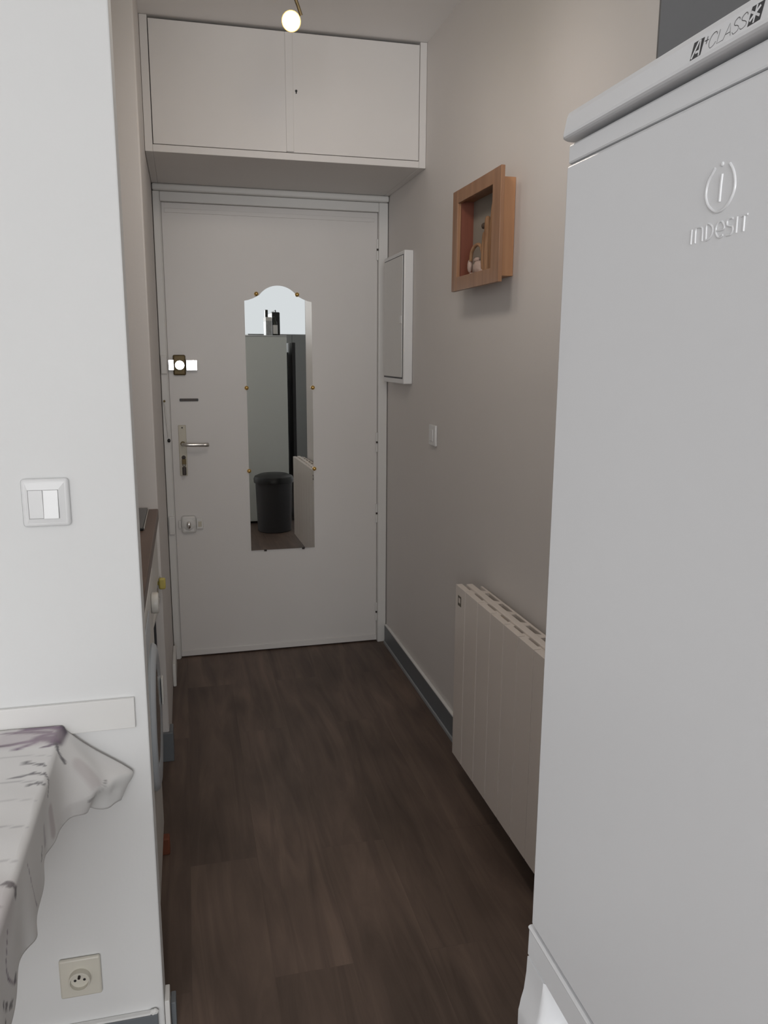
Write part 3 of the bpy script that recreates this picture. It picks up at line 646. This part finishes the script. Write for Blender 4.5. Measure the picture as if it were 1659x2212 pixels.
m = MB(); m.box((-0.2825, YL-0.009, 0.1475), (-0.2065, YL-0.0001, 0.2315), M['socket'], 0.004, 3); m.build('cover_plate', s3)
SCX, SCZ = -0.2450, 0.1915
m = MB(); m.lathe([(0.0196, 0.0), (0.0196, 0.013), (0.0185, 0.0142), (0.0172, 0.0142), (0.0168, 0.0060), (0.0005, 0.0060)], (SCX, YL-0.0088, SCZ), (0, -1, 0), M['socket'], 32); sk = m.build('socket_well', s3)
m = MB()
for dx, dz, r in ((-0.0085, -0.001, 0.0026), (0.0085, -0.001, 0.0026)): m.cyl((SCX+dx, YL-0.0150, SCZ+dz), (SCX+dx, YL-0.0154, SCZ+dz), r, M['black'], seg=14)
m.build('pin_holes', sk, loc=Vector((0, 0, 0)))
m = MB(); m.cyl((SCX-0.0005, YL-0.0148, SCZ+0.007), (SCX-0.0005, YL-0.0205, SCZ+0.007), 0.0026, M['darkmetal'], seg=12); m.build('earth_pin', sk, loc=Vector((0, 0, 0)))

# ------------------------------------------------------------------ kitchen alcove
wt = MB(); wt.box((-0.758, YL+0.068, 0.850), (-0.1005, 2.6385, 0.885), M['worktop'], 0.003)
wto = tag(wt.build('worktop'), 'dark brown wood-effect kitchen worktop in the left alcove', 'worktop')
m = MB(); m.box((-0.128, 2.10, 0.665), (-0.110, 2.638, 0.8495), M['wm'], 0.002); m.build('apron', wto, 'pale beige apron board', loc=Z3)
hb = thing('hob', (-0.35, 2.46, 0.885), 'black glass hob lying at the far end of the brown worktop', 'hob')
m = MB(); m.box((-0.56, 2.305, 0.8853), (-0.132, 2.622, 0.893), M['hob'], 0.002); m.build('glass_plate', hb)
m = MB(); m.box((-0.1315, 2.315, 0.8853), (-0.1285, 2.612, 0.8925), M['satin'], 0.001); m.build('metal_edge', hb)
wmx = -0.106
wm = thing('washing_machine', (-0.40, 1.82, 0), 'white front-loading washing machine under the brown worktop', 'washing machine')
m = MB(); m.box((-0.70, 1.535, 0.075), (wmx-0.012, 2.085, 0.840), M['wm'], 0.008); m.build('cabinet', wm)
m = MB(); m.box((wmx-0.0118, 1.540, 0.105), (wmx, 2.083, 0.715), M['wm'], 0.005, 3); m.build('front_panel', wm)
m = MB(); m.box((wmx-0.0118, 1.540, 0.720), (wmx+0.004, 2.083, 0.838), M['wm'], 0.006, 3); cp = m.build('control_panel', wm)
m = MB(); m.cyl((wmx+0.0042, 1.95, 0.78), (wmx+0.022, 1.95, 0.78), 0.026, M['wm'], bev=0.004); m.build('programme_knob', cp, loc=Vector((0, 0, 0)))
m = MB(); m.box((wmx+0.0042, 1.62, 0.75), (wmx+0.0065, 1.80, 0.81), M['wmblue'], 0.001); m.build('drawer_front', cp, loc=Vector((0, 0, 0)))
PC = (wmx+0.0005, 1.82, 0.545)
m = MB(); m.lathe([(0.168, 0.0), (0.170, 0.006), (0.164, 0.013), (0.150, 0.016), (0.122, 0.011), (0.122, 0.0)], PC, (1, 0, 0), M['wmblue'], 48); ph = m.build('porthole_door', wm)
m = MB(); m.lathe([(0.121, 0.0005), (0.121, 0.009), (0.10, 0.013), (0.05, 0.015), (0.0005, 0.016)], PC, (1, 0, 0), M['glassdark'], 48); m.build('porthole_glass', ph, loc=Vector((0, 0, 0)))
m = MB(); m.box((wmx+0.0165, 1.955, 0.51), (wmx+0.022, 1.978, 0.58), M['wm'], 0.002); m.build('door_catch', ph, loc=Vector((0, 0, 0)))
for x, y in ((-0.16, 1.58), (-0.16, 2.04), (-0.64, 1.58), (-0.64, 2.04)):
    m = MB(); m.cyl((x, y, 0), (x, y, 0.0755), 0.022, M['black'], seg=16); m.build('foot', wm)
tp = thing('water_tap', (-0.125, 2.62, 0.64), 'small yellow-handled water tap beside the washing machine', 'tap')
m = MB(); m.cyl((-0.118, 2.6395, 0.632), (-0.118, 2.612, 0.632), 0.007, M['satin']); m.cyl((-0.118, 2.620, 0.632), (-0.118, 2.620, 0.595), 0.006, M['satin']); m.build('tap_body', tp)
m = MB(); m.cyl((-0.120, 2.622, 0.640), (-0.092, 2.610, 0.640), 0.007, M['yellow']); m.box((-0.110, 2.602, 0.622), (-0.088, 2.620, 0.660), M['yellow'], 0.006, 3); m.build('tap_handle', tp, 'pale yellow tap handle')
hs = MB(); hs.tube(smooth_path([(-0.118, 2.620, 0.594), (-0.13, 2.60, 0.54), (-0.16, 2.50, 0.45), (-0.15, 2.36, 0.42), (-0.18, 2.24, 0.44), (-0.22, 2.15, 0.50), (-0.26, 2.102, 0.52)], 6), 0.011, M['wm'], 10)
tag(hs.build('water_hose'), 'pale hose running from the yellow tap to the washing machine', 'hose')
tr = MB(); tr.box((-0.126, 2.088, 0.0), (-0.094, 2.118, 0.050), M['terracotta'], 0.004)
tag(tr.build('floor_wedge'), 'small orange-brown block on the floor by the washing machine', 'block')

# ------------------------------------------------------------------ table and its cloth
TX1, TY0, TY1, TZ = -0.250, 0.36, 1.425, 0.716
tb = thing('dining_table', (-0.62, 1.0, 0), 'small table under the lavender print cloth at lower left', 'table')
m = MB(); m.box((-1.30, TY0, TZ-0.025), (TX1, TY1, TZ), M['tablewood'], 0.003); m.build('tabletop', tb)
for x in (-1.24, -0.46):
    for y in (TY0+0.06, TY1-0.10):
        m = MB(); m.box((x-0.02, y-0.02, 0), (x+0.02, y+0.02, TZ-0.0255), M['tablewood'], 0.003); m.build('leg', tb)
def sstep(a, b, x):
    t = max(0.0, min(1.0, (x-a)/(b-a))); return t*t*(3-2*t)
EDGE = TX1+0.004; RAD = 0.010; CZ = TZ+0.0035
def hang_len(y):
    K = ((0.5, 0.150), (0.85, 0.158), (0.92, 0.152), (0.99, 0.137), (1.08, 0.143), (1.163, 0.136), (1.22, 0.122), (1.27, 0.116), (1.31, 0.120), (1.35, 0.146), (1.385, 0.190), (1.45, 0.222))
    for (ya, la), (yb, lb) in zip(K, K[1:]):
        if y <= yb: return la + (lb-la)*sstep(ya, yb, y)
    return K[-1][1]
def cloth_point(a, y, hl):
    """a: distance across the cloth from the table edge (negative on top); y along the table"""
    if a <= 0: return Vector((EDGE + a, y, CZ + 0.0006*math.sin(y*60+a*35)))
    arc = RAD*math.pi/2
    if a < arc:
        t = a/RAD; return Vector((EDGE + RAD*math.sin(t), y, CZ - RAD*(1-math.cos(t))))
    d = a - arc; t = d/max(1e-6, hl-arc)
    fl = sstep(1.265, 1.405, y)
    slope = 0.84*fl                                    # the corner fold stands out from the table
    wav = (0.0045*math.sin(y*30+0.6) + 0.003*math.sin(y*61))*t*(1-0.6*fl)
    pl = 0.012*fl*t*math.sin(a*30 + y*55)
    lean = -0.002*t
    sl2 = slope*(1 - 0.75*sstep(0.66, 0.85, t)); dx = math.sin(slope)*min(d, 0.66*hl) + math.sin(sl2-0.5*fl)*max(0, d-0.66*hl); dz = math.cos(slope)*min(d, 0.66*hl) + math.cos(sl2-0.5*fl)*max(0, d-0.66*hl)
    yy = y - 0.010*t*math.sin(y*34+2.0)*(1-fl) + 0.004*fl*t
    return Vector((EDGE + RAD + dx + wav + lean + pl, min(yy, 1.4375), CZ - RAD - dz))
NY, NA = 250, 46; NT = 34
ys = [TY0-0.02 + (1.4375-(TY0-0.02))*i/NY for i in range(NY+1)]
me = bpy.data.meshes.new('tablecloth'); verts, faces, uvv = [], [], []
for y in ys:
    hl = hang_len(y)
    for j in range(NT+1):
        a = -1.04*(1 - j/NT)**2.2; verts.append(cloth_point(a, y, hl)); uvv.append((a, y))
    for j in range(1, NA*1+1):
        a = hl*(j/NA)*1.0; verts.append(cloth_point(a, y, hl)); uvv.append((a, y))
W_ = NT+1+NA
for i in range(NY):
    for j in range(W_-1):
        p = i*W_+j; faces.append((p, p+1, p+W_+1, p+W_))
me.from_pydata([tuple(v) for v in verts], [], faces); me.update()
for p in me.polygons: p.use_smooth = True
def seg_d(p, a, b):
    ax, ay = a; bx, by = b; px_, py_ = p; dx, dy = bx-ax, by-ay
    t = max(0, min(1, ((px_-ax)*dx + (py_-ay)*dy)/max(1e-12, dx*dx+dy*dy))); return math.hypot(px_-ax-t*dx, py_-ay-t*dy)
def line_d(p, L): return min(seg_d(p, L[i], L[i+1]) for i in range(len(L)-1))
def A(x): return x - EDGE                                                    # room x on the tabletop -> cloth a
def S(z): return (CZ - z)                                                     # height on the hang -> cloth a
strokes = []                                                                 # (polyline in (a, y), half width, colour, strength)
purple = (0.085, 0.028, 0.095); lilac = (0.17, 0.095, 0.18); grey = (0.12, 0.11, 0.125); ink = (0.055, 0.045, 0.055); pink = (0.42, 0.34, 0.35)
def st(L, r, c, k=1.0): strokes.append((L, r, c, k))
# lavender head by the back corner
st([(A(-0.235), 1.432), (A(-0.240), 1.385)], 0.011, (0.035, 0.012, 0.045), 0.95)
st([(A(-0.30), 1.432), (A(-0.262), 1.436), (A(-0.248), 1.428)], 0.008, lilac, 0.9)
st([(A(-0.285), 1.418), (A(-0.258), 1.412)], 0.006, purple, 0.8); st([(A(-0.330), 1.425), (A(-0.306), 1.419), (A(-0.292), 1.421)], 0.0035, purple, 0.9)
st([(A(-0.272), 1.392), (A(-0.252), 1.386), (A(-0.244), 1.375)], 0.010, purple, 0.85); st([(A(-0.268), 1.402), (A(-0.250), 1.404)], 0.004, lilac, 0.9)
st([(A(-0.335), 1.377), (A(-0.313), 1.380), (A(-0.292), 1.384), (A(-0.275), 1.386)], 0.0045, lilac, 0.9); st([(A(-0.335), 1.377), (A(-0.313), 1.380)], 0.002, ink, 0.9)
st([(A(-0.310), 1.354), (A(-0.294), 1.368), (A(-0.276), 1.378)], 0.004, lilac, 0.85); st([(A(-0.262), 1.358), (A(-0.246), 1.362)], 0.003, purple, 0.8)
st([(0.004, 1.370), (0.012, 1.352), (0.035, 1.346)], 0.004, grey, 0.9)
# scribbled writing
def scribble(L, r, c, k, amp, n):
    out = []
    for i in range(len(L)-1):
        for q in range(n):
            t = q/n; out.append((L[i][0]+(L[i+1][0]-L[i][0])*t, L[i][1]+(L[i+1][1]-L[i][1])*t + amp*math.sin((i*n+q)*2.4)))
    st(out, r, c, k)
scribble([(A(-0.282), 1.307), (A(-0.262), 1.300), (A(-0.243), 1.288)], 0.0016, grey, 0.85, 0.005, 7)
scribble([(A(-0.288), 1.262), (A(-0.262), 1.267), (A(-0.240), 1.262)], 0.002, grey, 0.85, 0.003, 6); st([(A(-0.244), 1.264), (0.012, 1.252), (0.03, 1.235)], 0.002, grey, 0.8)
scribble([(A(-0.266), 1.234), (A(-0.250), 1.236), (A(-0.236), 1.231)], 0.0017, grey, 0.8, 0.003, 6)
for yy, k in ((1.246, 0.35), (1.120, 0.35), (1.33, 0.22), (1.19, 0.22), (1.04, 0.3), (0.946, 0.4), (0.86, 0.35)):
    st([(A(-0.46), yy+0.008), (A(-0.36), yy), (A(-0.28), yy+0.002), (A(-0.243), yy-0.006)], 0.0016, grey, k)
scribble([(S(0.722), 0.985), (S(0.705), 0.987), (S(0.690), 0.985)], 0.0035, ink, 0.8, 0.004, 5)
scribble([(S(0.645), 1.165), (S(0.627), 1.151)], 0.002, ink, 0.75, 0.003, 5)
st([(S(0.690), 1.06), (S(0.65), 1.072), (S(0.615), 1.095), (S(0.59), 1.115)], 0.0013, purple, 0.6)
st([(S(0.690), 0.935), (S(0.652), 0.917), (S(0.630), 0.925), (S(0.605), 0.945), (S(0.592), 0.960)], 0.0015, purple, 0.75)
for (s0, yy0) in ((0.605, 0.952), (0.595, 0.925), (0.612, 0.905), (0.628, 0.885), (0.600, 0.890), (0.59, 0.87)):
    scribble([(S(s0), yy0), (S(s0-0.012), yy0+0.012)], 0.0022, ink, 0.75, 0.006, 6)
scribble([(S(0.60), 1.34), (S(0.59), 1.36), (S(0.592), 1.385)], 0.0022, ink, 0.6, 0.004, 5)
st([(S(0.66), 1.365), (S(0.61), 1.36)], 0.012, pink, 0.35); st([(S(0.66), 1.245), (S(0.62), 1.25)], 0.010, pink, 0.5); st([(S(0.655), 1.20), (S(0.62), 1.21)], 0.006, purple, 0.3)
st([(A(-0.32), 1.40), (A(-0.26), 1.40)], 0.030, (0.50, 0.42, 0.46), 0.5)
st([(A(-0.40), 0.90), (A(-0.27), 0.93)], 0.06, pink, 0.35); st([(A(-0.45), 1.02), (A(-0.30), 1.03)], 0.02, (0.45, 0.42, 0.42), 0.4)
ca = me.color_attributes.new('print', 'FLOAT_COLOR', 'POINT')
base = Vector(CLOTHC)
bbox = []
for L, r, c, k in strokes:
    bbox.append((min(p[0] for p in L)-2*r-0.004, max(p[0] for p in L)+2*r+0.004, min(p[1] for p in L)-2*r-0.004, max(p[1] for p in L)+2*r+0.004))
for i, (a, y) in enumerate(uvv):
    cc = base.copy()
    for (L, r, c, k), bb in zip(strokes, bbox):
        if bb[0] < a < bb[1] and bb[2] < y < bb[3]:
            d = line_d((a, y), L); q = k*(1 - sstep(r*0.6, r*1.5, d))
            if q > 0: cc = cc.lerp(Vector(c), q)
    if y > 1.33: cc = cc.lerp(Vector((0.74, 0.74, 0.73)), 0.8*sstep(0.70, 0.76, a/hang_len(y))*sstep(1.335, 1.36, y)) if a > 0 else cc
    ca.data[i].color = (cc.x, cc.y, cc.z, 1)
me.materials.append(M['cloth'])
tc = bpy.data.objects.new('tablecloth', me); col.objects.link(tc)
so = tc.modifiers.new('thickness', 'SOLIDIFY'); so.thickness = 0.0012; so.offset = -1
tag(tc, 'white cotton tablecloth printed with purple lavender and script over the table', 'tablecloth')

# ------------------------------------------------------------------ ceiling spotlight with two added heads
lx, ly, lz = 0.325, 2.40, 2.277
sp = thing('ceiling_spotlight', (lx+0.01, 2.0, CEIL), 'brass spotlight bar under the corridor ceiling with a lit bulb and two added heads', 'lamp')
m = MB(); m.box((lx-0.010, 1.50, CEIL-0.022), (lx+0.030, 2.45, CEIL-0.0005), M['oldbrass'], 0.004); m.build('ceiling_bar', sp)
def head(c, aim, name_light, power, size):
    hc = Vector(c); aim = Vector(aim).normalized()
    m = MB(); m.tube(smooth_path([(hc.x+0.010, hc.y, CEIL-0.022), (hc.x+0.009, hc.y, hc.z+0.123), (hc.x+0.011, hc.y+0.002, hc.z+0.068), (hc.x+0.022, hc.y+0.010, hc.z+0.041), (hc.x+0.030, hc.y+0.016, hc.z+0.023)], 6), 0.0048, M['oldbrass'], 10); m.build('arm', sp)
    m = MB(); m.lathe([(0.0005, -0.046), (0.012, -0.045), (0.017, -0.038), (0.022, -0.015), (0.0255, -0.002), (0.0265, 0.0), (0.0245, 0.0), (0.0235, -0.004), (0.0005, -0.006)], hc, aim, M['brass'], 28); lh = m.build('lamp_head', sp)
    m = MB(); m.lathe([(0.0232, -0.003), (0.0234, 0.002), (0.020, 0.0065), (0.012, 0.009), (0.0005, 0.010)], hc, aim, M['bulb'], 28); m.build('bulb', lh, loc=Z3)
    l = bpy.data.lights.new(name_light, 'SPOT'); l.energy = power; l.color = LAMPC; l.spot_size = R(size); l.spot_blend = 0.9; l.shadow_soft_size = 0.09
    lo = bpy.data.objects.new(name_light, l); col.objects.link(lo); lo.location = hc + aim*0.035; lo.rotation_euler = aim.to_track_quat('-Z', 'Y').to_euler()
head((lx, ly, lz), (-0.16, -0.80, -0.32), 'lamp_toward_room', LAMP, 150)
head((lx, 2.05, 2.30), (0.0, 0.72, -0.70), 'added_fill_toward_door', ADDED_LAMP2, 165)  # added head out of view, brightens the corridor towards the door
head((lx, 1.62, 2.30), (0.18, 0.55, -0.80), 'added_fill_toward_floor', ADDED_LAMP3, 140)  # second added head, unseen, lifts the corridor's brightness
